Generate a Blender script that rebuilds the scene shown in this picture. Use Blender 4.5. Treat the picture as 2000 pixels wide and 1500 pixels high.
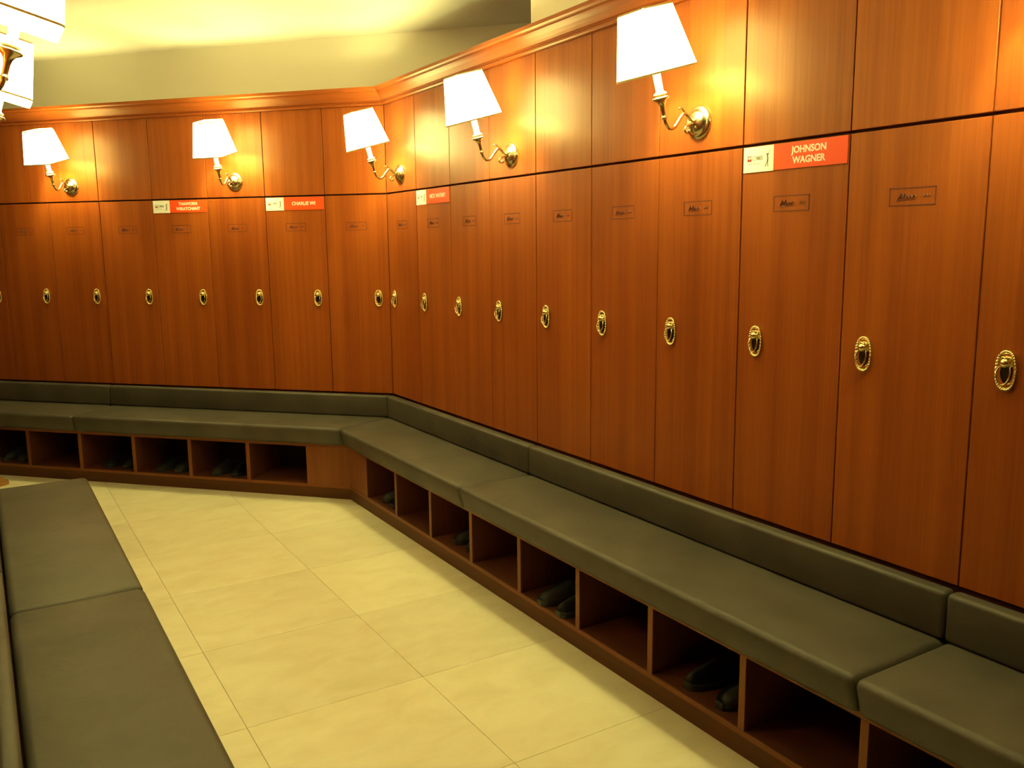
import bpy, bmesh, math, random
from mathutils import Vector, Matrix
random.seed(7)
for o in list(bpy.data.objects): bpy.data.objects.remove(o)
SC = bpy.context.scene
COL = SC.collection

# ------------------------------------------------------------------ camera
yaw, pitch, roll = -0.5487, -0.1600, -0.0110
fwd = Vector((-math.sin(yaw)*math.cos(pitch), math.cos(yaw)*math.cos(pitch), math.sin(pitch)))
rgt = Vector((math.cos(yaw), math.sin(yaw), 0)); up = rgt.cross(fwd)
r2 = rgt*math.cos(roll) + up*math.sin(roll); u2 = up*math.cos(roll) - rgt*math.sin(roll)
cam_data = bpy.data.cameras.new('camera'); cam = bpy.data.objects.new('camera', cam_data); COL.objects.link(cam)
cam_data.sensor_fit = 'HORIZONTAL'; cam_data.sensor_width = 36.0; cam_data.lens = 1708.47*36/2000
cam_data.clip_start = 0.02; cam_data.clip_end = 60
M = Matrix((r2, u2, -fwd)).transposed().to_4x4(); M.translation = Vector((-2.1149, -4.8432, 1.4694))
cam.matrix_world = M
SC.camera = cam

# ------------------------------------------------------------------ world, exposure
w = bpy.data.worlds.new('world'); SC.world = w; w.use_nodes = True
bg = w.node_tree.nodes['Background']; bg.inputs[0].default_value = (1.0, 0.86, 0.55, 1); bg.inputs[1].default_value = 0.02
vs = SC.view_settings
vs.view_transform = 'Standard'; vs.look = 'None'; vs.gamma = 1.0; vs.use_curve_mapping = False
vs.exposure = 0.0
BULB_COLOR = (1.0, 0.95, 0.30)
BULB_POWER = 21.0          # watts of each wall-lamp bulb
SHADE_GLOW = 18.0

# ------------------------------------------------------------------ helpers
def link(o, parent=None):
    COL.objects.link(o)
    if parent is not None: o.parent = parent
    return o
def tag(o, label=None, cat=None, group=None, kind=None):
    if label: o['label'] = label
    if cat: o['category'] = cat
    if group: o['group'] = group
    if kind: o['kind'] = kind
    return o
def mesh(name, bm, mat, smooth=False):
    bmesh.ops.recalc_face_normals(bm, faces=bm.faces[:])
    me = bpy.data.meshes.new(name); bm.to_mesh(me); bm.free()
    if smooth:
        for p in me.polygons: p.use_smooth = True
    if mat is not None: me.materials.append(mat)
    return me
def inst(name, me, parent=None, loc=(0, 0, 0), rot=(0, 0, 0), scale=None):
    o = bpy.data.objects.new(name, me); link(o, parent)
    o.location = loc; o.rotation_euler = rot
    if scale: o.scale = scale
    return o
def obj(name, bm, mat, parent=None, loc=(0, 0, 0), rot=(0, 0, 0), smooth=False):
    return inst(name, mesh(name, bm, mat, smooth), parent, loc, rot)
def empty(name, loc, rz=0.0, parent=None):
    o = bpy.data.objects.new(name, None); o.empty_display_size = 0.1
    link(o, parent); o.location = loc; o.rotation_euler = (0, 0, rz); return o
def NB(): return bmesh.new()
def box(bm, x0, x1, y0, y1, z0, z1, bevel=0, seg=1):
    vs_ = [bm.verts.new(p) for p in ((x0,y0,z0),(x1,y0,z0),(x1,y1,z0),(x0,y1,z0),(x0,y0,z1),(x1,y0,z1),(x1,y1,z1),(x0,y1,z1))]
    fs = [bm.faces.new([vs_[i] for i in f]) for f in ((0,3,2,1),(4,5,6,7),(0,1,5,4),(1,2,6,5),(2,3,7,6),(3,0,4,7))]
    if bevel:
        es = list({e for f in fs for e in f.edges})
        bmesh.ops.bevel(bm, geom=es, offset=bevel, segments=seg, profile=0.5, affect='EDGES')
    return bm
def prism(bm, poly, z0, z1, bevel=0, seg=3):
    lo = [bm.verts.new((x, y, z0)) for x, y in poly]; hi = [bm.verts.new((x, y, z1)) for x, y in poly]
    n = len(poly); fs = [bm.faces.new(lo[::-1]), bm.faces.new(hi)]
    for i in range(n): fs.append(bm.faces.new((lo[i], lo[(i+1) % n], hi[(i+1) % n], hi[i])))
    if bevel:
        es = list({e for f in fs for e in f.edges})
        bmesh.ops.bevel(bm, geom=es, offset=bevel, segments=seg, profile=0.5, affect='EDGES')
    return bm
def tube(bm, pts, radii, n=10, cap=True):
    pts = [Vector(p) for p in pts]
    if not hasattr(radii, '__len__'): radii = [radii]*len(pts)
    rings = []; prev = None
    for i, p in enumerate(pts):
        d = (pts[min(i+1, len(pts)-1)] - pts[max(i-1, 0)]).normalized()
        a = prev if prev is not None else (Vector((1, 0, 0)) if abs(d.x) < 0.8 else Vector((0, 1, 0)))
        a = (a - d*a.dot(d)).normalized(); prev = a; b = d.cross(a)
        rings.append([bm.verts.new(p + radii[i]*(a*math.cos(2*math.pi*k/n) + b*math.sin(2*math.pi*k/n))) for k in range(n)])
    for r0, r1 in zip(rings, rings[1:]):
        for k in range(n): bm.faces.new((r0[k], r0[(k+1) % n], r1[(k+1) % n], r1[k]))
    if cap: bm.faces.new(rings[0][::-1]); bm.faces.new(rings[-1])
    return bm
def lathe(bm, prof, n=20, mat4=None):
    """profile of (radius, height) turned about local z, then moved by mat4"""
    rings = []
    for r, z in prof:
        if r < 1e-6: rings.append([bm.verts.new((0, 0, z))])
        else: rings.append([bm.verts.new((r*math.cos(2*math.pi*k/n), r*math.sin(2*math.pi*k/n), z)) for k in range(n)])
    for a, b in zip(rings, rings[1:]):
        for k in range(n):
            k2 = (k+1) % n
            if len(a) == 1 and len(b) == 1: continue
            if len(a) == 1: bm.faces.new((a[0], b[k2], b[k]))
            elif len(b) == 1: bm.faces.new((a[k], a[k2], b[0]))
            else: bm.faces.new((a[k], a[k2], b[k2], b[k]))
    if mat4 is not None:
        bmesh.ops.transform(bm, matrix=mat4, verts=[v for r in rings for v in r])
    return bm
def spline(pts, n=6):
    """Catmull-Rom through the points"""
    P = [Vector(p) for p in pts]; out = []
    for i in range(len(P)-1):
        p0, p1, p2, p3 = P[max(i-1, 0)], P[i], P[i+1], P[min(i+2, len(P)-1)]
        for k in range(n):
            t = k/n
            out.append(0.5*((2*p1) + (p2-p0)*t + (2*p0-5*p1+4*p2-p3)*t*t + (3*p1-p0-3*p2+p3)*t**3))
    out.append(P[-1]); return out

# ------------------------------------------------------------------ materials
def new_mat(name):
    m = bpy.data.materials.new(name); m.use_nodes = True
    nt = m.node_tree; return m, nt, nt.nodes, nt.links, nt.nodes['Principled BSDF']
def plain(name, col, rough=0.5, metal=0.0, coat=0.0, spec=None):
    m, nt, N, L, b = new_mat(name)
    b.inputs['Base Color'].default_value = (*col, 1); b.inputs['Roughness'].default_value = rough
    b.inputs['Metallic'].default_value = metal; b.inputs['Coat Weight'].default_value = coat
    if spec is not None: b.inputs['Specular IOR Level'].default_value = spec
    return m
def wood(name, dark, light, horizontal=False, rough=0.38, coat=0.12):
    m, nt, N, L, b = new_mat(name)
    tc = N.new('ShaderNodeTexCoord'); oi = N.new('ShaderNodeObjectInfo')
    off = N.new('ShaderNodeVectorMath'); off.operation = 'SCALE'; off.inputs[0].default_value = (37.0, 13.0, 23.0)
    L.new(oi.outputs['Random'], off.inputs['Scale'])
    add = N.new('ShaderNodeVectorMath'); add.operation = 'ADD'
    L.new(tc.outputs['Object'], add.inputs[0]); L.new(off.outputs[0], add.inputs[1])
    def noise(sx, sz, detail, rg=0.55):
        mp = N.new('ShaderNodeMapping'); mp.inputs['Scale'].default_value = (sz, sx, sx) if horizontal else (sx, sx, sz)
        L.new(add.outputs[0], mp.inputs['Vector'])
        n = N.new('ShaderNodeTexNoise'); n.inputs['Scale'].default_value = 1.0; n.inputs['Detail'].default_value = detail
        n.inputs['Roughness'].default_value = rg; L.new(mp.outputs[0], n.inputs['Vector']); return n
    band = noise(15, 0.10, 1.5); grain = noise(70, 0.8, 4); pore = noise(260, 7, 2)
    def mix(a, bb, f):
        x = N.new('ShaderNodeMix'); x.data_type = 'FLOAT'; x.inputs[0].default_value = f
        L.new(a, x.inputs[2]); L.new(bb, x.inputs[3]); return x.outputs[0]
    v = mix(mix(band.outputs['Fac'], grain.outputs['Fac'], 0.45), pore.outputs['Fac'], 0.22)
    cr = N.new('ShaderNodeValToRGB'); cr.color_ramp.elements[0].position = 0.30; cr.color_ramp.elements[1].position = 0.70
    cr.color_ramp.elements[0].color = (*dark, 1); cr.color_ramp.elements[1].color = (*light, 1)
    L.new(v, cr.inputs[0]); L.new(cr.outputs[0], b.inputs['Base Color'])
    bp = N.new('ShaderNodeBump'); bp.inputs['Strength'].default_value = 0.06; bp.inputs['Distance'].default_value = 0.002
    L.new(pore.outputs['Fac'], bp.inputs['Height']); L.new(bp.outputs[0], b.inputs['Normal'])
    b.inputs['Roughness'].default_value = rough
    b.inputs['Specular Tint'].default_value = (1.0, 0.72, 0.30, 1); b.inputs['Coat Tint'].default_value = (1.0, 0.86, 0.6, 1)
    b.inputs['Coat Weight'].default_value = coat; b.inputs['Coat Roughness'].default_value = 0.28
    return m
WD, WL = (0.205, 0.038, 0.010), (0.385, 0.098, 0.015)
M_WOOD = wood('varnished_wood', WD, WL)
M_WOODH = wood('varnished_wood_long', WD, WL, horizontal=True)
M_CARC = wood('locker_carcass_wood', (0.06, 0.014, 0.006), (0.10, 0.024, 0.008), rough=0.6, coat=0)
M_BENCH = wood('bench_wood', (0.13, 0.036, 0.014), (0.24, 0.072, 0.024), rough=0.45, coat=0.1)
M_BENCHH = wood('bench_wood_long', (0.13, 0.036, 0.014), (0.24, 0.072, 0.024), horizontal=True, rough=0.45, coat=0.1)

M_BENCH_SHADE = wood('shaded_bench_wood', (0.065, 0.018, 0.010), (0.120, 0.034, 0.016), rough=0.55, coat=0)  # bench wood darkened to paint in the shade inside the cubbies
M_BENCHH_SHADE = wood('shaded_bench_wood_long', (0.065, 0.018, 0.010), (0.120, 0.034, 0.016), horizontal=True, rough=0.55, coat=0)  # same shade-darkened tone, grain along the board
M_DARKB = wood('dark_backing_board', (0.010, 0.006, 0.005), (0.020, 0.010, 0.007), horizontal=True, rough=0.7, coat=0)  # near-black to darken the cubby interior; the board's own tone is a guess

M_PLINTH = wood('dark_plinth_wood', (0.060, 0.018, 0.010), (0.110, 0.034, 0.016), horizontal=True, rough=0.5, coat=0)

def leather():
    m, nt, N, L, b = new_mat('charcoal_leather')
    tc = N.new('ShaderNodeTexCoord')
    n1 = N.new('ShaderNodeTexNoise'); n1.inputs['Scale'].default_value = 5; n1.inputs['Detail'].default_value = 4
    L.new(tc.outputs['Object'], n1.inputs['Vector'])
    cr = N.new('ShaderNodeValToRGB'); cr.color_ramp.elements[0].color = (0.052, 0.045, 0.036, 1); cr.color_ramp.elements[1].color = (0.072, 0.062, 0.050, 1)
    cr.color_ramp.elements[0].position = 0.35; cr.color_ramp.elements[1].position = 0.65
    L.new(n1.outputs['Fac'], cr.inputs[0]); L.new(cr.outputs[0], b.inputs['Base Color'])
    v = N.new('ShaderNodeTexVoronoi'); v.inputs['Scale'].default_value = 260; L.new(tc.outputs['Object'], v.inputs['Vector'])
    n2 = N.new('ShaderNodeTexNoise'); n2.inputs['Scale'].default_value = 9; n2.inputs['Detail'].default_value = 3; n2.inputs['Distortion'].default_value = 1.2
    L.new(tc.outputs['Object'], n2.inputs['Vector'])
    b1 = N.new('ShaderNodeBump'); b1.inputs['Strength'].default_value = 0.12; b1.inputs['Distance'].default_value = 0.001; L.new(v.outputs['Distance'], b1.inputs['Height'])
    b2 = N.new('ShaderNodeBump'); b2.inputs['Strength'].default_value = 0.18; b2.inputs['Distance'].default_value = 0.01; L.new(n2.outputs['Fac'], b2.inputs['Height'])
    L.new(b1.outputs[0], b2.inputs['Normal']); L.new(b2.outputs[0], b.inputs['Normal'])
    b.inputs['Roughness'].default_value = 0.52; b.inputs['Specular IOR Level'].default_value = 0.4
    return m
M_LEATHER = leather()
def stone():
    m, nt, N, L, b = new_mat('cream_stone_tile')
    tc = N.new('ShaderNodeTexCoord'); oi = N.new('ShaderNodeObjectInfo')
    off = N.new('ShaderNodeVectorMath'); off.operation = 'SCALE'; off.inputs[0].default_value = (31.0, 47.0, 5.0); L.new(oi.outputs['Random'], off.inputs['Scale'])
    add = N.new('ShaderNodeVectorMath'); add.operation = 'ADD'; L.new(tc.outputs['Object'], add.inputs[0]); L.new(off.outputs[0], add.inputs[1])
    mp = N.new('ShaderNodeMapping'); mp.inputs['Scale'].default_value = (3.2, 5.5, 1); L.new(add.outputs[0], mp.inputs['Vector'])
    n1 = N.new('ShaderNodeTexNoise'); n1.inputs['Scale'].default_value = 1.5; n1.inputs['Detail'].default_value = 6; n1.inputs['Roughness'].default_value = 0.6; n1.inputs['Distortion'].default_value = 0.6
    L.new(mp.outputs[0], n1.inputs['Vector'])
    cr = N.new('ShaderNodeValToRGB'); e = cr.color_ramp.elements
    e[0].position = 0.30; e[0].color = (0.645, 0.585, 0.42, 1); e[1].position = 0.62; e[1].color = (0.725, 0.68, 0.52, 1)
    L.new(n1.outputs['Fac'], cr.inputs[0])
    hs = N.new('ShaderNodeHueSaturation'); L.new(cr.outputs[0], hs.inputs['Color'])
    mr = N.new('ShaderNodeMapRange'); mr.inputs['To Min'].default_value = 0.94; mr.inputs['To Max'].default_value = 1.05
    L.new(oi.outputs['Random'], mr.inputs['Value']); L.new(mr.outputs[0], hs.inputs['Value'])
    L.new(hs.outputs[0], b.inputs['Base Color'])
    b.inputs['Roughness'].default_value = 0.42; b.inputs['Specular IOR Level'].default_value = 0.35
    return m
M_STONE = stone()
def paint(name, col):
    m, nt, N, L, b = new_mat(name)
    tc = N.new('ShaderNodeTexCoord'); n = N.new('ShaderNodeTexNoise'); n.inputs['Scale'].default_value = 140; n.inputs['Detail'].default_value = 3
    L.new(tc.outputs['Object'], n.inputs['Vector'])
    bp = N.new('ShaderNodeBump'); bp.inputs['Strength'].default_value = 0.05; bp.inputs['Distance'].default_value = 0.002
    L.new(n.outputs['Fac'], bp.inputs['Height']); L.new(bp.outputs[0], b.inputs['Normal'])
    b.inputs['Base Color'].default_value = (*col, 1); b.inputs['Roughness'].default_value = 0.75
    return m
M_WALL = paint('cream_wall_paint', (0.82, 0.77, 0.66))
M_CEIL = paint('ceiling_paint', (0.86, 0.82, 0.76))
M_GROUT = plain('grout', (0.30, 0.22, 0.12), 0.9)
M_BRASS = plain('antique_brass', (0.62, 0.52, 0.32), 0.22, 1.0)
M_GOLD = plain('polished_gold', (0.93, 0.80, 0.44), 0.15, 1.0)
M_BLACK = plain('painted_dark_reflection', (0.008, 0.008, 0.008), 0.25)  # stands in for the dark room mirrored in the polished lock bowl
M_CANDLE = plain('ivory_candle_sleeve', (0.86, 0.80, 0.64), 0.45)
M_STAMP = plain('branded_mark', (0.125, 0.024, 0.008), 0.6)
M_CARDW = plain('white_card', (0.92, 0.92, 0.92), 0.4)
M_CARDO = plain('orange_card', (0.92, 0.085, 0.012), 0.4)
M_INKW = plain('white_print', (0.92, 0.88, 0.80), 0.5)
M_INKR = plain('maroon_print', (0.32, 0.02, 0.015), 0.5)
M_INKG = plain('grey_print', (0.22, 0.20, 0.17), 0.5)
M_INKD = plain('brown_print', (0.13, 0.09, 0.06), 0.5)
M_RUBBER = plain('black_rubber', (0.014, 0.016, 0.016), 0.45)
M_FABRIC = plain('black_upper', (0.022, 0.025, 0.025), 0.65)
M_TAN = plain('tan_upper', (0.55, 0.27, 0.05), 0.5)
M_TAND = plain('tan_sole', (0.36, 0.16, 0.03), 0.6)
def shade_mat():
    m, nt, N, L, b = new_mat('lit_fabric_shade')
    b.inputs['Base Color'].default_value = (0.85, 0.80, 0.66, 1); b.inputs['Roughness'].default_value = 0.9
    b.inputs['Emission Color'].default_value = (1.0, 0.94, 0.34, 1); b.inputs['Emission Strength'].default_value = SHADE_GLOW
    return m
M_SHADE = shade_mat()
M_TRIM = plain('shade_trim_braid', (0.75, 0.56, 0.22), 0.7)
def bulb_mat():
    m, nt, N, L, b = new_mat('glowing_bulb')
    b.inputs['Base Color'].default_value = (0.9, 0.9, 0.85, 1)
    b.inputs['Emission Color'].default_value = (*BULB_COLOR, 1)
    b.inputs['Emission Strength'].default_value = BULB_POWER/(math.pi*4*math.pi*0.024**2)
    return m
M_BULB = bulb_mat()

# ------------------------------------------------------------------ layout: three locker rows
LD = Vector((-0.6864, 0.7272, 0)); LD.normalize()                     # left row runs this way from the corner
RZ_R, RZ_L, RZ_O = -math.pi/2, math.atan2(-LD.y, -LD.x), math.pi/2     # x = viewer's right, y = into the wall
K = 1/math.tan(math.acos(LD.dot(Vector((0, -1, 0))))/2)               # mitre: shift along the row per metre out
ORG_R, ORG_L, ORG_O = Vector((0, 0, 0)), Vector((0, 0, 0)), Vector((-2.16, -0.5, 0))
def rowpt(row, d, t, z):
    """d metres along the row from the corner (far end for the near row), t metres out from the doors"""
    org, rz, s = {'R': (ORG_R, RZ_R, 1), 'L': (ORG_L, RZ_L, -1), 'O': (ORG_O, RZ_O, -1)}[row]
    c, sn = math.cos(rz), math.sin(rz); x, y = s*d, -t
    return Vector((org.x + c*x - sn*y, org.y + sn*x + c*y, z))
RZ = {'R': RZ_R, 'L': RZ_L, 'O': RZ_O}
SGN = {'R': 1, 'L': -1, 'O': -1}
Wd = 0.4
ZG, ZP, ZC, CEIL = 1.7617, 2.262, 2.358, 2.70

# ------------------------------------------------------------------ the room
fl = NB(); box(fl, -4.9, 0.62, -6.8, 5.8, -0.12, -0.006)
floor = tag(obj('floor', fl, M_GROUT), kind='structure')
tb = NB(); box(tb, -0.2993, 0.2993, -0.2993, 0.2993, -0.006, 0.0, 0.0004)
tile_me = mesh('tile', tb, M_STONE)
for i in range(-1, 8):
    for j in range(-6, 14):
        inst('tile', tile_me, floor, (-0.02 - 0.6*i, -2.58 + 0.6*j, 0))
cl = NB(); box(cl, -4.9, 3.2, -6.8, 5.8, CEIL, CEIL + 0.1)
tag(obj('ceiling', cl, M_CEIL), kind='structure')
# wall band standing on the left row, running on past the corner, and the wall behind the lockers
wb = NB(); box(wb, -7.0, 1.15, 0.205, 0.62, 2.305, CEIL)
tag(obj('wall_back', wb, M_WALL, None, ORG_L, (0, 0, RZ_L)), kind='structure')
wb = NB(); box(wb, -7.0, 0.55, 0.64, 0.74, 0, 2.30)
tag(obj('wall_rear', wb, M_WALL, None, ORG_L, (0, 0, RZ_L)), kind='structure')
# wall band standing on the right row, it ends short of the corner
wr = NB(); box(wr, 0.06, 0.70, -6.7, -1.477, 2.305, CEIL)
tag(obj('wall_right', wr, M_WALL), kind='structure')
wl = NB(); box(wl, -4.9, -4.78, -6.8, 5.8, 0, CEIL)
tag(obj('wall_left', wl, M_WOOD), kind='structure')  # unseen wall, wood finish chosen to cut bounced light
wf = NB(); box(wf, -4.78, 0.62, -6.8, -6.7, 0, CEIL)
tag(obj('wall_front', wf, M_WOOD), kind='structure')  # also out of view, in wood to dim the bounce on the doors
wo = NB(); box(wo, 0.64, 0.74, -6.7, -0.4, 0, 2.30)
tag(obj('wall_side', wo, M_WALL), kind='structure')

# crown moulding on each row
prof = [(-0.05, ZP), (0.016, ZP), (0.020, ZP+0.005), (0.020, ZP+0.012), (0.015, ZP+0.017), (0.015, ZP+0.021), (0.024, ZP+0.024),
        (0.028, ZP+0.034), (0.035, ZP+0.048), (0.044, ZP+0.060), (0.050, ZP+0.066), (0.050, ZP+0.072), (0.057, ZP+0.074),
        (0.062, ZP+0.081), (0.062, ZC), (-0.05, ZC)]
def crown(name, row, d0, d1, mitre):
    bm = NB(); rings = []
    for end in (0, 1):
        ring = []
        for t, z in prof:
            d = d1 if end else (d0 + (K*t if mitre else 0))
            ring.append(bm.verts.new((SGN[row]*d, -t, z)))
        rings.append(ring)
    n = len(prof)
    for i in range(n): bm.faces.new((rings[0][i], rings[0][(i+1) % n], rings[1][(i+1) % n], rings[1][i]))
    bm.faces.new(rings[0][::-1]); bm.faces.new(rings[1])
    org = {'R': ORG_R, 'L': ORG_L, 'O': ORG_O}[row]
    return tag(obj(name, bm, M_WOODH, None, org, (0, 0, RZ[row])), kind='structure')
crown('trim_1', 'L', 0, 3.6, True); crown('trim_2', 'R', 0, 4.8, True); crown('trim_3', 'O', 0, 3.7, False)
ep = NB(); box(ep, -0.098, 0, 0, 0.6, 0, ZP, 0.002)
tag(obj('trim_4', ep, M_WOOD, None, ORG_O, (0, 0, RZ_O)), kind='structure')

# ------------------------------------------------------------------ lockers
hw = Wd/2 - 0.0022
bm = NB(); box(bm, -Wd/2 + 0.0005, Wd/2 - 0.0005, 0.0205, 0.60, 0.0, ZP - 0.001); ME_BODY = mesh('body', bm, M_CARC)
bm = NB(); box(bm, -hw, hw, 0.0, 0.020, 0.574, ZG - 0.0045, 0.0012); ME_DOOR = mesh('door', bm, M_WOOD)
bm = NB(); box(bm, -hw, hw, 0.0, 0.020, ZG + 0.0045, ZP - 0.001, 0.0012); ME_UPPER = mesh('upper_panel', bm, M_WOOD)
# oval lock plate: dished plate, rope rim, boss, hanging pull, bowl's dark room reflection painted in black
def oval(a, n=40, rx=0.0235, rz=0.047):
    c, s_ = math.cos(a), math.sin(a)
    return (rx*math.copysign(abs(c)**0.8, c), rz*math.copysign(abs(s_)**0.9, s_))
bm = NB()
rings = []
for f, y in ((1.0, 0.0), (1.0, -0.004), (0.86, -0.006), (0.6, -0.003), (0.3, -0.002)):
    rings.append([bm.verts.new((oval(2*math.pi*k/36)[0]*f, y, oval(2*math.pi*k/36)[1]*f)) for k in range(36)])
for a, b in zip(rings, rings[1:]):
    for k in range(36): bm.faces.new((a[k], a[(k+1) % 36], b[(k+1) % 36], b[k]))
bm.faces.new(rings[-1]); bm.faces.new(rings[0][::-1])
ME_PLATE = mesh('lock_plate', bm, M_GOLD, True)
bm = NB()
for k in range(34):                                                   # rope rim: slanting beads round the oval
    a = 2*math.pi*k/34; a2 = a + 2*math.pi*1.1/34
    p = Vector((oval(a)[0]*0.97, -0.004, oval(a)[1]*0.97)); q = Vector((oval(a2)[0]*1.03, -0.0085, oval(a2)[1]*1.03))
    m_ = (p+q)/2
    tube(bm, [p, p.lerp(q, 0.3), p.lerp(q, 0.7), q], [0.0016, 0.0034, 0.0034, 0.0016], 6)
ME_ROPE = mesh('rope_rim', bm, M_GOLD, True)
bm = NB()
lathe(bm, [(0.0155, 0.0), (0.0150, 0.004), (0.0105, 0.006), (0.0115, 0.009), (0.0100, 0.013), (0.006, 0.016), (0, 0.017)], 16,
      Matrix.Translation((0, -0.004, 0.019)) @ Matrix.Rotation(math.pi/2, 4, 'X'))
for s in (-1, 1):
    tube(bm, spline([(0, -0.012, 0.031), (s*0.007, -0.010, 0.033), (s*0.0125, -0.008, 0.027), (s*0.012, -0.008, 0.019), (s*0.007, -0.010, 0.014)], 4), 0.0022, 6)
ME_BOSS = mesh('boss', bm, M_GOLD, True)
bm = NB()
pts = [(-0.0105, 0.008), (-0.0125, -0.004), (-0.0105, -0.017), (-0.005, -0.027), (0.001, -0.032), (0.007, -0.026), (0.0115, -0.015), (0.0125, -0.003), (0.0105, 0.008)]
lo = [bm.verts.new((x*1.15, -0.0045, z*1.1)) for x, z in pts]; hi = [bm.verts.new((x, -0.0085, z)) for x, z in pts]
bm.faces.new(hi)
for k in range(len(pts)): bm.faces.new((lo[k], lo[(k+1) % len(pts)], hi[(k+1) % len(pts)], hi[k]))
ME_DISH = mesh('bowl_reflection', bm, M_BLACK)
bm = NB()
tube(bm, spline([(-0.0125, -0.012, 0.010), (-0.0165, -0.018, -0.004), (-0.0135, -0.021, -0.018), (-0.006, -0.020, -0.030), (0, -0.019, -0.034), (0.007, -0.018, -0.030), (0.0135, -0.017, -0.019), (0.0155, -0.015, -0.004), (0.0125, -0.012, 0.010)], 4),
     [0.0017]*33, 8)
ME_PULL = mesh('bail_pull', bm, M_GOLD, True)
# branded mark: outlined box, a line of script and a short number
bm = NB(); fx, fz = 0.0675, 0.024
for (x0, x1, z0, z1) in ((-fx, fx, fz-0.003, fz), (-fx, fx, -fz, -fz+0.003), (-fx, -fx+0.003, -fz, fz), (fx-0.003, fx, -fz, fz)):
    box(bm, x0, x1, -0.0006, 0.0, z0, z1)
script = [(-0.042, -0.006), (-0.036, 0.004), (-0.033, 0.010), (-0.035, -0.004), (-0.029, 0.005), (-0.026, -0.005), (-0.020, 0.010), (-0.017, -0.006),
          (-0.012, 0.002), (-0.008, -0.004), (-0.003, 0.003), (0.001, -0.004), (0.006, 0.004), (0.012, -0.002)]
tube(bm, [(p.x, -0.0002, p.y) for p in spline([(x, z, 0) for x, z in script], 4)], 0.0019, 4)
tube(bm, [(-0.044, -0.0002, -0.0095), (-0.02, -0.0002, -0.0085), (0.010, -0.0002, -0.0070)], 0.0010, 4)
for q in range(3):
    x0 = 0.032 + q*0.008
    tube(bm, [(x0, -0.0002, -0.003), (x0+0.004, -0.0002, 0.0005), (x0+0.0005, -0.0002, 0.005)], 0.0014, 4)
ME_STAMP = mesh('branded_mark', bm, M_STAMP)

ORD = ['first', 'second', 'third', 'fourth', 'fifth', 'sixth', 'seventh', 'eighth', 'ninth', 'tenth', 'eleventh', 'twelfth']
def locker(row, i, label, group):
    d = (i + 0.5)*Wd + (0.1 if row == 'O' else 0)
    e = empty('locker', rowpt(row, d, 0, 0), RZ[row])
    tag(e, label, 'locker', group)
    inst('body', ME_BODY, e); dr = inst('door', ME_DOOR, e); inst('upper_panel', ME_UPPER, e)
    inst('branded_mark', ME_STAMP, dr, (0, 0, 1.578))
    hx = {'R': -0.118, 'L': 0.130, 'O': 0.130}[row]
    lp = inst('lock_plate', ME_PLATE, e, (hx, 0, 1.151))
    for nm, me in (('rope_rim', ME_ROPE), ('boss', ME_BOSS), ('bowl_reflection', ME_DISH), ('bail_pull', ME_PULL)): inst(nm, me, lp)
    return e
for i in range(12):
    x = {0: ' with wall lamp, beside the inner corner', 1: ' with small orange name card', 3: ' with wall lamp', 6: ' with wall lamp', 7: ' with large orange name card', 9: ' cut by the right edge'}.get(i, '')
    locker('R', i, 'wooden locker in right row, %s from corner%s' % (ORD[i], x), 'lockers of the right row')
for i in range(9):
    x = {0: ' of the room', 1: ' with one-line orange name card', 2: ' with wall lamp', 3: ' with two-line orange name card', 5: ' with wall lamp'}.get(i, '')
    locker('L', i, 'wooden locker in back left row, %s from corner%s' % (ORD[i], x), 'lockers of the back left row')
for i in range(9):
    locker('O', i, 'wooden locker above the left foreground bench, %s from its far end' % ORD[i], 'lockers of the near left row')

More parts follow.
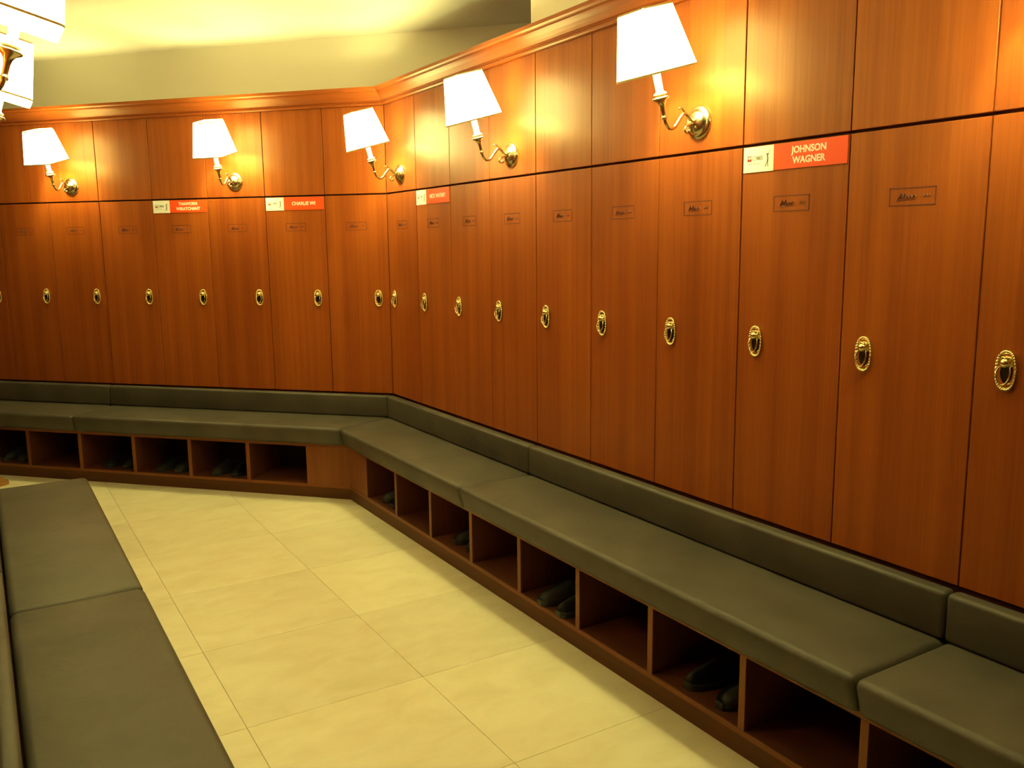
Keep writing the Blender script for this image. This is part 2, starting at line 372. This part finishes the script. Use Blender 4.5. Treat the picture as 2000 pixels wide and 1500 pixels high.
# ------------------------------------------------------------------ benches
ZB0, ZB1, ZS0, ZS1, ZBK = 0.081, 0.307, 0.326, 0.434, 0.566
TF, TS, TBK = 0.3546, 0.410, 0.053
def plan(row, d0, d1, t0, t1, mitre):
    s = SGN[row]
    a0 = K*t0 if mitre else d0; a1 = K*t1 if mitre else d0
    return [(s*a0, -t0), (s*d1, -t0), (s*d1, -t1), (s*a1, -t1)]
def bench(row, length, label, corner):
    org = {'R': ORG_R, 'L': ORG_L, 'O': ORG_O}[row]
    e = empty('bench_base', org, RZ[row]); tag(e, label, 'bench')
    s = SGN[row]
    def pr(name, d0, d1, t0, t1, z0, z1, mitre, mat, bev=0.001):
        b_ = NB(); prism(b_, plan(row, d0, d1, t0, t1, mitre), z0, z1, bev, 1); return obj(name, b_, mat, e)
    m = corner
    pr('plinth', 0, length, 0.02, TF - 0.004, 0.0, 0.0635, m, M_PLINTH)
    def edged(name, z0, z1):                                          # board in shade-darkened wood, front edging in plain bench wood
        bd = pr(name, 0, length, 0.004, TF - 0.0042, z0, z1, m, M_BENCHH_SHADE)
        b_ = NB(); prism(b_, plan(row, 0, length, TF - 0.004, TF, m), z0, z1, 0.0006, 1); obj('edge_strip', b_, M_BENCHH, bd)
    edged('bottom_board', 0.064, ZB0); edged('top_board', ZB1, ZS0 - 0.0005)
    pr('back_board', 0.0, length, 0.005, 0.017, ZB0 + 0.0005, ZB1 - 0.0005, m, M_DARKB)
    start = 0
    if corner:
        b_ = NB(); prism(b_, [(s*K*(TF-0.022), -(TF-0.022)), (s*0.388, -(TF-0.022)), (s*0.388, -(TF-0.001)), (s*K*(TF-0.001), -(TF-0.001))], ZB0+0.0004, ZB1-0.0004)
        obj('corner_panel', b_, M_BENCH, e); start = 1
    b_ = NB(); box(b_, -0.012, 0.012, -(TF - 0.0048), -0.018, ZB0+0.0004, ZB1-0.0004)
    me = mesh('divider', b_, M_BENCH_SHADE)
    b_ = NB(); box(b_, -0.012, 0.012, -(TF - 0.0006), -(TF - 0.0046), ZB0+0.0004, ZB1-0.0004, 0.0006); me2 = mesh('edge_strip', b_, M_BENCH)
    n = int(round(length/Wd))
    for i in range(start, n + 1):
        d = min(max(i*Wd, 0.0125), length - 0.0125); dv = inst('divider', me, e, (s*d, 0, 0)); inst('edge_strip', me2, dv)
    return e
bench('R', 4.8, 'long wooden bench base with shoe cubbies along the right row of lockers', True)
bench('L', 3.6, 'wooden bench base with shoe cubbies along the back left row of lockers', True)
bench('O', 3.6, 'wooden bench base under the left foreground seat cushions', False)
def cushion(name, row, d0, d1, t0, t1, z0, z1, mitre, label, bev):
    g = 0.0015
    b_ = NB(); prism(b_, plan(row, d0 + g, d1 - g, t0, t1, mitre), z0, z1, bev, 4)
    if mitre:                                                          # shift off the neighbour across the mitre
        for v in b_.verts: v.co.x += SGN[row]*g
    if name == 'seat_cushion':                                        # padded front tucks in under its nose
        for v in b_.verts:
            t = -v.co.y
            if t > t1 - 0.03:
                k = max(0.0, 1 - (v.co.z - z0)/(0.8*(z1 - z0))); dy = 0.024*k**1.3
                v.co.y += dy
                if mitre and abs(v.co.x) < 0.3: v.co.x -= SGN[row]*K*dy
    org = {'R': ORG_R, 'L': ORG_L, 'O': ORG_O}[row]
    o = obj(name, b_, M_LEATHER, None, org, (0, 0, RZ[row]), True)
    return tag(o, label, 'cushion', 'charcoal bench cushions')
E0 = 0.0005
for row, segs, where in (('R', ((0, 1.6), (1.6, 3.6), (3.6, 4.8)), ('charcoal leather {} on right bench, first from the room corner', 'charcoal leather {} on right bench, the long middle one', 'charcoal leather {} on right bench, nearest, cut by the right edge')),
                         ('L', ((0, 2.0), (2.0, 3.6)), ('charcoal leather {} on back left bench, next to the room corner', 'charcoal leather {} on back left bench, at the left picture edge')),
                         ('O', ((0, 1.55), (1.55, 3.55)), ('charcoal leather {} on left foreground bench, at its far end', 'charcoal leather {} on left foreground bench, nearest the camera'))):
    for k, (a, b) in enumerate(segs):
        mt = (a == 0 and row != 'O')
        cushion('seat_cushion', row, a, b, 0.047 if row == 'O' else 0.002, TS, ZS0, ZS1, mt, where[k].format('seat cushion'), 0.021)
        cushion('back_cushion', row, a, b, 0.002, 0.041 if row == 'O' else TBK, (ZS0 if row == 'O' else ZS1 + E0), ZBK, mt, where[k].format('low back cushion'), 0.013)

# ------------------------------------------------------------------ shoes in the cubbies
def slipper_mesh():
    Lh = 0.13; n = 14; out = []
    def halfw(u):  # u 0 heel .. 1 toe
        return 0.052*(max(1e-4, math.sin(math.pi*min(max(u*0.97 + 0.015, 0), 1))))**0.42*(0.74 + 0.26*u)
    left = [(-halfw(k/n), -Lh + 2*Lh*k/n) for k in range(n+1)]; right = [(halfw(k/n), -Lh + 2*Lh*k/n) for k in range(n, -1, -1)]
    b_ = NB(); prism(b_, (left + right)[::-1], 0.0, 0.024)
    sole = mesh('sole', b_, M_RUBBER)
    b_ = NB(); rows = []
    for k in range(9):
        u = 0.44 + 0.53*k/8; h = 0.024 + 0.052*(1 - 0.65*k/8)*(1 if k < 8 else 0.25); ww = halfw(u)*1.0
        rows.append([b_.verts.new((ww*math.cos(a), -Lh + 2*Lh*u, 0.012 + (h-0.012)*math.sin(a)**0.8 if math.sin(a) > 0 else 0.012)) for a in [math.pi*j/10 for j in range(11)]])
    for r0, r1 in zip(rows, rows[1:]):
        for j in range(10): b_.faces.new((r0[j], r0[j+1], r1[j+1], r1[j]))
    b_.faces.new(rows[-1])
    bmesh.ops.solidify(b_, geom=b_.faces[:], thickness=0.003)
    upper = mesh('upper', b_, M_FABRIC, True)
    b_ = NB(); rows = []
    for k in range(7):
        a = math.pi*k/6; 
        rows.append((0.040*math.cos(a), -0.075 - 0.045*math.sin(a)))
    tube(b_, [(x, y, 0.034) for x, y in rows], 0.009, 6)
    heel = mesh('heel_rim', b_, M_FABRIC, True)
    return sole, upper, heel
SOLE, UPPER, HEEL = slipper_mesh()
def slipper(loc, rz, label, group=None, mats=None):
    e = empty('slipper', loc, rz); tag(e, label, 'slipper', group)
    ps = [inst('sole', SOLE, e), inst('upper', UPPER, e), inst('heel_rim', HEEL, e)]
    if mats:
        for p, m in zip(ps, mats):
            p.data = p.data.copy(); p.data.materials[0] = m
    return e
CUB = [('R', 1, 0.05), ('R', 3, 0.02), ('R', 5, 0.105), ('R', 7, 0.05), ('L', 2, 0.05), ('L', 3, 0.05), ('L', 4, 0.03), ('L', 6, 0.04)]
for row, c, outd in CUB:
    for q, off in ((0, 0.155), (1, 0.285)):
        d = c*Wd + off if row == 'R' else c*Wd + Wd - off
        t = 0.165 + outd*0.62
        p = rowpt(row, d, t, ZB0 + 0.0005)
        slipper(p, RZ[row] + math.pi + random.uniform(-0.10, 0.10),
                'black slipper, %s of pair in the %s shoe cubby from the corner, %s bench' % ('left' if q == 0 else 'right', ORD[c-1], 'right' if row == 'R' else 'back left'), 'black slippers in the cubbies')
slipper((-2.165, 1.37, 0.0005), -math.pi/2 + 0.25, 'tan slipper on the floor at the left picture edge', None, (M_TAND, M_TAN, M_TAN))

# ------------------------------------------------------------------ wall lamps
TILT = math.radians(15.5)
def tl(t, z): return (0.0, -t, z)                 # sconce frame: origin at plate centre on the door, -y out
bm = NB()
lathe(bm, [(0.056, 0.0), (0.056, 0.004), (0.053, 0.008), (0.046, 0.011), (0.042, 0.012), (0.040, 0.016), (0.030, 0.023), (0.018, 0.027), (0.012, 0.030), (0, 0.031)], 28, Matrix.Rotation(math.pi/2, 4, 'X'))
ME_WPLATE = mesh('wall_plate', bm, M_BRASS, True)
bm = NB()
arm = spline([tl(0.022, 0.0), tl(0.038, 0.006), tl(0.054, 0.022), tl(0.068, 0.026), tl(0.088, 0.005), tl(0.108, -0.020), tl(0.127, -0.026), tl(0.143, -0.014), tl(0.152, 0.006), tl(0.158, 0.026), tl(0.164, 0.046)], 5)
tube(bm, arm, [0.0062]*len(arm), 10)
ME_ARM = mesh('arm', bm, M_BRASS, True)
bm = NB()
c1 = spline([tl(0.060, 0.022), tl(0.070, 0.034), tl(0.080, 0.042), tl(0.087, 0.040)], 5)
tube(bm, c1, [0.0045 - 0.0018*k/len(c1) for k in range(len(c1))], 8)
lathe(bm, [(0, -0.0048), (0.0036, -0.003), (0.0048, 0), (0.0036, 0.003), (0, 0.0048)], 10, Matrix.Translation(tl(0.087, 0.040)))
c2 = spline([tl(0.030, -0.004), tl(0.046, -0.010), tl(0.060, -0.018), tl(0.062, -0.031), tl(0.051, -0.036), tl(0.045, -0.029)], 5)
tube(bm, c2, [0.0048 - 0.0015*k/len(c2) for k in range(len(c2))], 8)
lathe(bm, [(0, -0.0085), (0.006, -0.006), (0.0085, 0), (0.006, 0.006), (0, 0.0085)], 12, Matrix.Translation(tl(0.046, -0.030)))
ME_SCROLL = mesh('scroll', bm, M_BRASS, True)
AX = Matrix.Translation(tl(0.152, 0.006)) @ Matrix.Rotation(TILT, 4, 'X')   # leaning axis of the candle and shade
bm = NB()
lathe(bm, [(0.0, -0.006), (0.0095, -0.005), (0.0100, 0.0), (0.0095, 0.004), (0.0072, 0.006), (0.0072, 0.010), (0.0080, 0.032), (0.0105, 0.044), (0.016, 0.053), (0.0275, 0.060), (0.0290, 0.063), (0.0275, 0.066), (0.018, 0.068), (0.017, 0.074), (0.0, 0.075)], 22, AX)
ME_CUP = mesh('candle_cup', bm, M_BRASS, True)
bm = NB()
lathe(bm, [(0.0, 0.073), (0.021, 0.073), (0.022, 0.077), (0.013, 0.083), (0.0125, 0.088), (0.0125, 0.236), (0.0, 0.2365)], 18, AX)
ME_CANDLE = mesh('candle_sleeve', bm, M_CANDLE, True)
bm = NB()
lathe(bm, [(0.0, 0.237), (0.012, 0.240), (0.020, 0.253), (0.024, 0.271), (0.021, 0.289), (0.013, 0.303), (0.0, 0.309)], 14, AX)
ME_BULB = mesh('bulb', bm, M_BULB, True)
SB, STOP, HB, HT = 0.138, 0.336, 0.096, 0.064
def rrect(h, z, r, n=5):
    pts = []
    for cx, cy, a0 in ((h-r, h-r, 0), (-h+r, h-r, 90), (-h+r, -h+r, 180), (h-r, -h+r, 270)):
        for k in range(n+1):
            a = math.radians(a0 + 90*k/n); pts.append((cx + r*math.cos(a), cy + r*math.sin(a), z))
    return pts
def loft(bm, loops, close_wall=True):
    R_ = [[bm.verts.new(p) for p in l] for l in loops]; n = len(loops[0])
    pairs = list(zip(R_, R_[1:])) + ([(R_[-1], R_[0])] if close_wall else [])
    for a, b in pairs:
        for k in range(n): bm.faces.new((a[k], a[(k+1) % n], b[(k+1) % n], b[k]))
bm = NB(); loft(bm, [rrect(HB, SB, 0.014), rrect(HT, STOP, 0.011), rrect(HT-0.0015, STOP, 0.0095), rrect(HB-0.0015, SB, 0.0125)])
bmesh.ops.transform(bm, matrix=AX, verts=bm.verts[:]); ME_SHADE = mesh('shade', bm, M_SHADE)
ME_BRAID = []
for h, z, dz in ((HB, SB, 0.006), (HT, STOP, -0.005)):
    bm = NB(); s_ = (HT-HB)/(STOP-SB)*dz
    loft(bm, [rrect(h+0.0010, z-0.0006*math.copysign(1, dz), 0.0145), rrect(h+s_+0.0010, z+dz, 0.0145), rrect(h+s_+0.0002, z+dz, 0.0142), rrect(h+0.0002, z-0.0006*math.copysign(1, dz), 0.0142)])
    bmesh.ops.transform(bm, matrix=AX, verts=bm.verts[:]); ME_BRAID.append(mesh('shade_trim', bm, M_TRIM))
bm = NB()                                                             # wire spider holding the shade
for a in (0, math.pi/2):
    c_, s_ = math.cos(a), math.sin(a)
    tube(bm, [(-c_*(HT+0.002), -s_*(HT+0.002), STOP-0.014), (0, 0, STOP-0.018), (c_*(HT+0.002), s_*(HT+0.002), STOP-0.014)], 0.0012, 5)
for a in (0, math.pi):
    c_ = math.cos(a)
    tube(bm, [(c_*0.012, 0, 0.236), (c_*0.034, 0, 0.258), (c_*0.030, 0, 0.300), (0, 0, STOP-0.018)], 0.0012, 5)
bmesh.ops.transform(bm, matrix=AX, verts=bm.verts[:]); ME_WIRE = mesh('shade_wire', bm, M_BRASS)
def sconce(row, d, label):
    e = empty('wall_lamp', rowpt(row, d, 0.0002, 1.858), RZ[row]); tag(e, label, 'wall lamp', 'brass candle wall lamps')
    for nm, me in (('wall_plate', ME_WPLATE), ('arm', ME_ARM), ('scroll', ME_SCROLL), ('candle_cup', ME_CUP), ('candle_sleeve', ME_CANDLE), ('bulb', ME_BULB)): inst(nm, me, e)
    sh = inst('shade', ME_SHADE, e); inst('shade_trim', ME_BRAID[0], sh); inst('shade_trim', ME_BRAID[1], sh); inst('shade_wire', ME_WIRE, sh)
for d, lab in ((0.2, 'brass wall lamp with white shade on right row, nearest the room corner'), (1.4, 'brass wall lamp with white shade, middle one of the right row'),
               (2.6, 'largest brass wall lamp with white shade, beside the large orange name card'), (3.8, 'brass wall lamp with white shade just beyond the right picture edge')): sconce('R', d, lab)
for d, lab in ((1.0, 'brass wall lamp on back left row, between the two orange name cards'), (2.2, 'brass wall lamp on back left row, left of both name cards')): sconce('L', d, lab)
for d, lab in ((0.7, 'brass wall lamp at left picture edge, the farther, lower of two'), (1.9, 'brass wall lamp cut by the top left picture corner')): sconce('O', d, lab)

# ------------------------------------------------------------------ name cards
def text_mesh(txt, size, mat, name='lettering', bold=0.02, sx=1.0):
    cu = bpy.data.curves.new('lettering_curve', 'FONT'); cu.body = txt; cu.size = size; cu.align_x = 'CENTER'; cu.align_y = 'CENTER'
    cu.offset = bold*size; cu.extrude = 0.0002; cu.resolution_u = 3
    t_ = bpy.data.objects.new('lettering_tmp', cu); COL.objects.link(t_)
    dg = bpy.context.evaluated_depsgraph_get(); me = bpy.data.meshes.new_from_object(t_.evaluated_get(dg))
    bpy.data.objects.remove(t_); bpy.data.curves.remove(cu)
    me.transform(Matrix.Rotation(math.pi/2, 4, 'X') @ Matrix.Diagonal((sx, 1, 1, 1)))
    me.name = name; me.materials.clear(); me.materials.append(mat); return me
def flat(polys, mat, name):
    b_ = NB()
    for p in polys:
        lo = [b_.verts.new((x, 0, z)) for x, z in p]; hi = [b_.verts.new((x, -0.0004, z)) for x, z in p]
        b_.faces.new(hi); n = len(p)
        for k in range(n): b_.faces.new((lo[k], lo[(k+1) % n], hi[(k+1) % n], hi[k]))
    return mesh(name, b_, mat)
def disc(cx, cz, r, n=10): return [(cx + r*math.cos(2*math.pi*k/n), cz + r*math.sin(2*math.pi*k/n)) for k in range(n)]
GOLFER = flat([disc(-0.001, 0.0125, 0.0028),
               [(-0.003, 0.010), (0.001, 0.0105), (0.0035, 0.002), (0.0035, -0.006), (-0.0015, -0.006), (-0.001, 0.001)],          # trunk
               [(0.0, 0.0095), (0.0045, 0.017), (0.0060, 0.016), (0.0025, 0.008)], [(-0.003, 0.010), (-0.0045, 0.016), (-0.0030, 0.0165), (-0.0012, 0.011)],
               [(0.0042, 0.0155), (0.0085, 0.0255), (0.0093, 0.0252), (0.0055, 0.0155)],                                           # club
               [(0.0000, -0.005), (0.0035, -0.005), (0.0030, -0.014), (0.0042, -0.0245), (0.0015, -0.0245), (0.0005, -0.014)],     # standing leg
               [(-0.0015, -0.005), (0.001, -0.005), (-0.002, -0.015), (-0.0075, -0.0245), (-0.0100, -0.0235), (-0.0045, -0.014)]], M_INKD, 'golfer_emblem')
MARK = flat([[(-0.0085, -0.0075), (0.0085, -0.0075), (0.0085, -0.001), (0.0045, 0.002), (0.0, -0.002), (-0.0045, 0.002), (-0.0085, -0.001)],
             [(-0.0085, 0.001), (-0.006, 0.003), (-0.006, 0.0065), (0.0085, 0.0065), (0.0085, 0.009), (-0.0085, 0.009)]], M_INKR, 'square_emblem')
FINE = flat([[(-0.030, -0.0005), (-0.012, -0.0005), (-0.012, 0.0008), (-0.030, 0.0008)], [(-0.009, -0.0005), (0.016, -0.0005), (0.016, 0.0008), (-0.009, 0.0008)]], M_INKG, 'fine_print')
def card(row, i, lines, size, label, sx=1.0, dim=None):
    d = (i + 0.5)*Wd
    e = empty('name_card', rowpt(row, d, 0.0003, 1.717), RZ[row]); tag(e, label, 'name card', 'orange and white name cards')
    wdt, h = 0.388, 0.077; x0 = -wdt/2; xs = x0 + 0.122
    b_ = NB(); box(b_, x0, xs - 0.0004, -0.0022, 0, -h/2, h/2); lp = obj('logo_panel', b_, M_CARDW, e)
    b_ = NB(); box(b_, xs, -x0, -0.0022, 0, -h/2 + 0.001, h/2); np_ = obj('name_panel', b_, M_CARDO, e)
    cx = (x0 + xs)/2
    inst('square_emblem', MARK, lp, (cx - 0.036, -0.0022, 0.002)); inst('lettering', text_mesh('CIMB', 0.019, M_INKG, bold=0.01), lp, (cx - 0.004, -0.0023, 0.003))
    inst('fine_print', FINE, lp, (cx - 0.010, -0.0022, -0.0135)); inst('golfer_emblem', GOLFER, lp, (cx + 0.037, -0.0022, 0.0))
    for k, ln in enumerate(lines):
        z = 0 if len(lines) == 1 else (0.0150 - 0.030*k)
        inst('lettering', text_mesh(ln, size, M_INKW, bold=0.03, sx=sx), np_, ((xs - x0)/2 - 0.001 + (0.0), -0.0023, z))
card('R', 7, ['JOHNSON', 'WAGNER'], 0.0275, 'large orange and white name card beside the largest wall lamp', 0.98)
card('R', 1, ['NICK WATNEY'], 0.0285, 'narrow-looking orange and white name card on right row near the corner', 0.93)
card('L', 1, ['CHARLIE WI'], 0.0285, 'orange and white name card with one line, back left row')
card('L', 3, ['THAWORN', 'WIRATCHANT'], 0.0262, 'leftmost orange and white name card with two lines, back left row', 0.98)
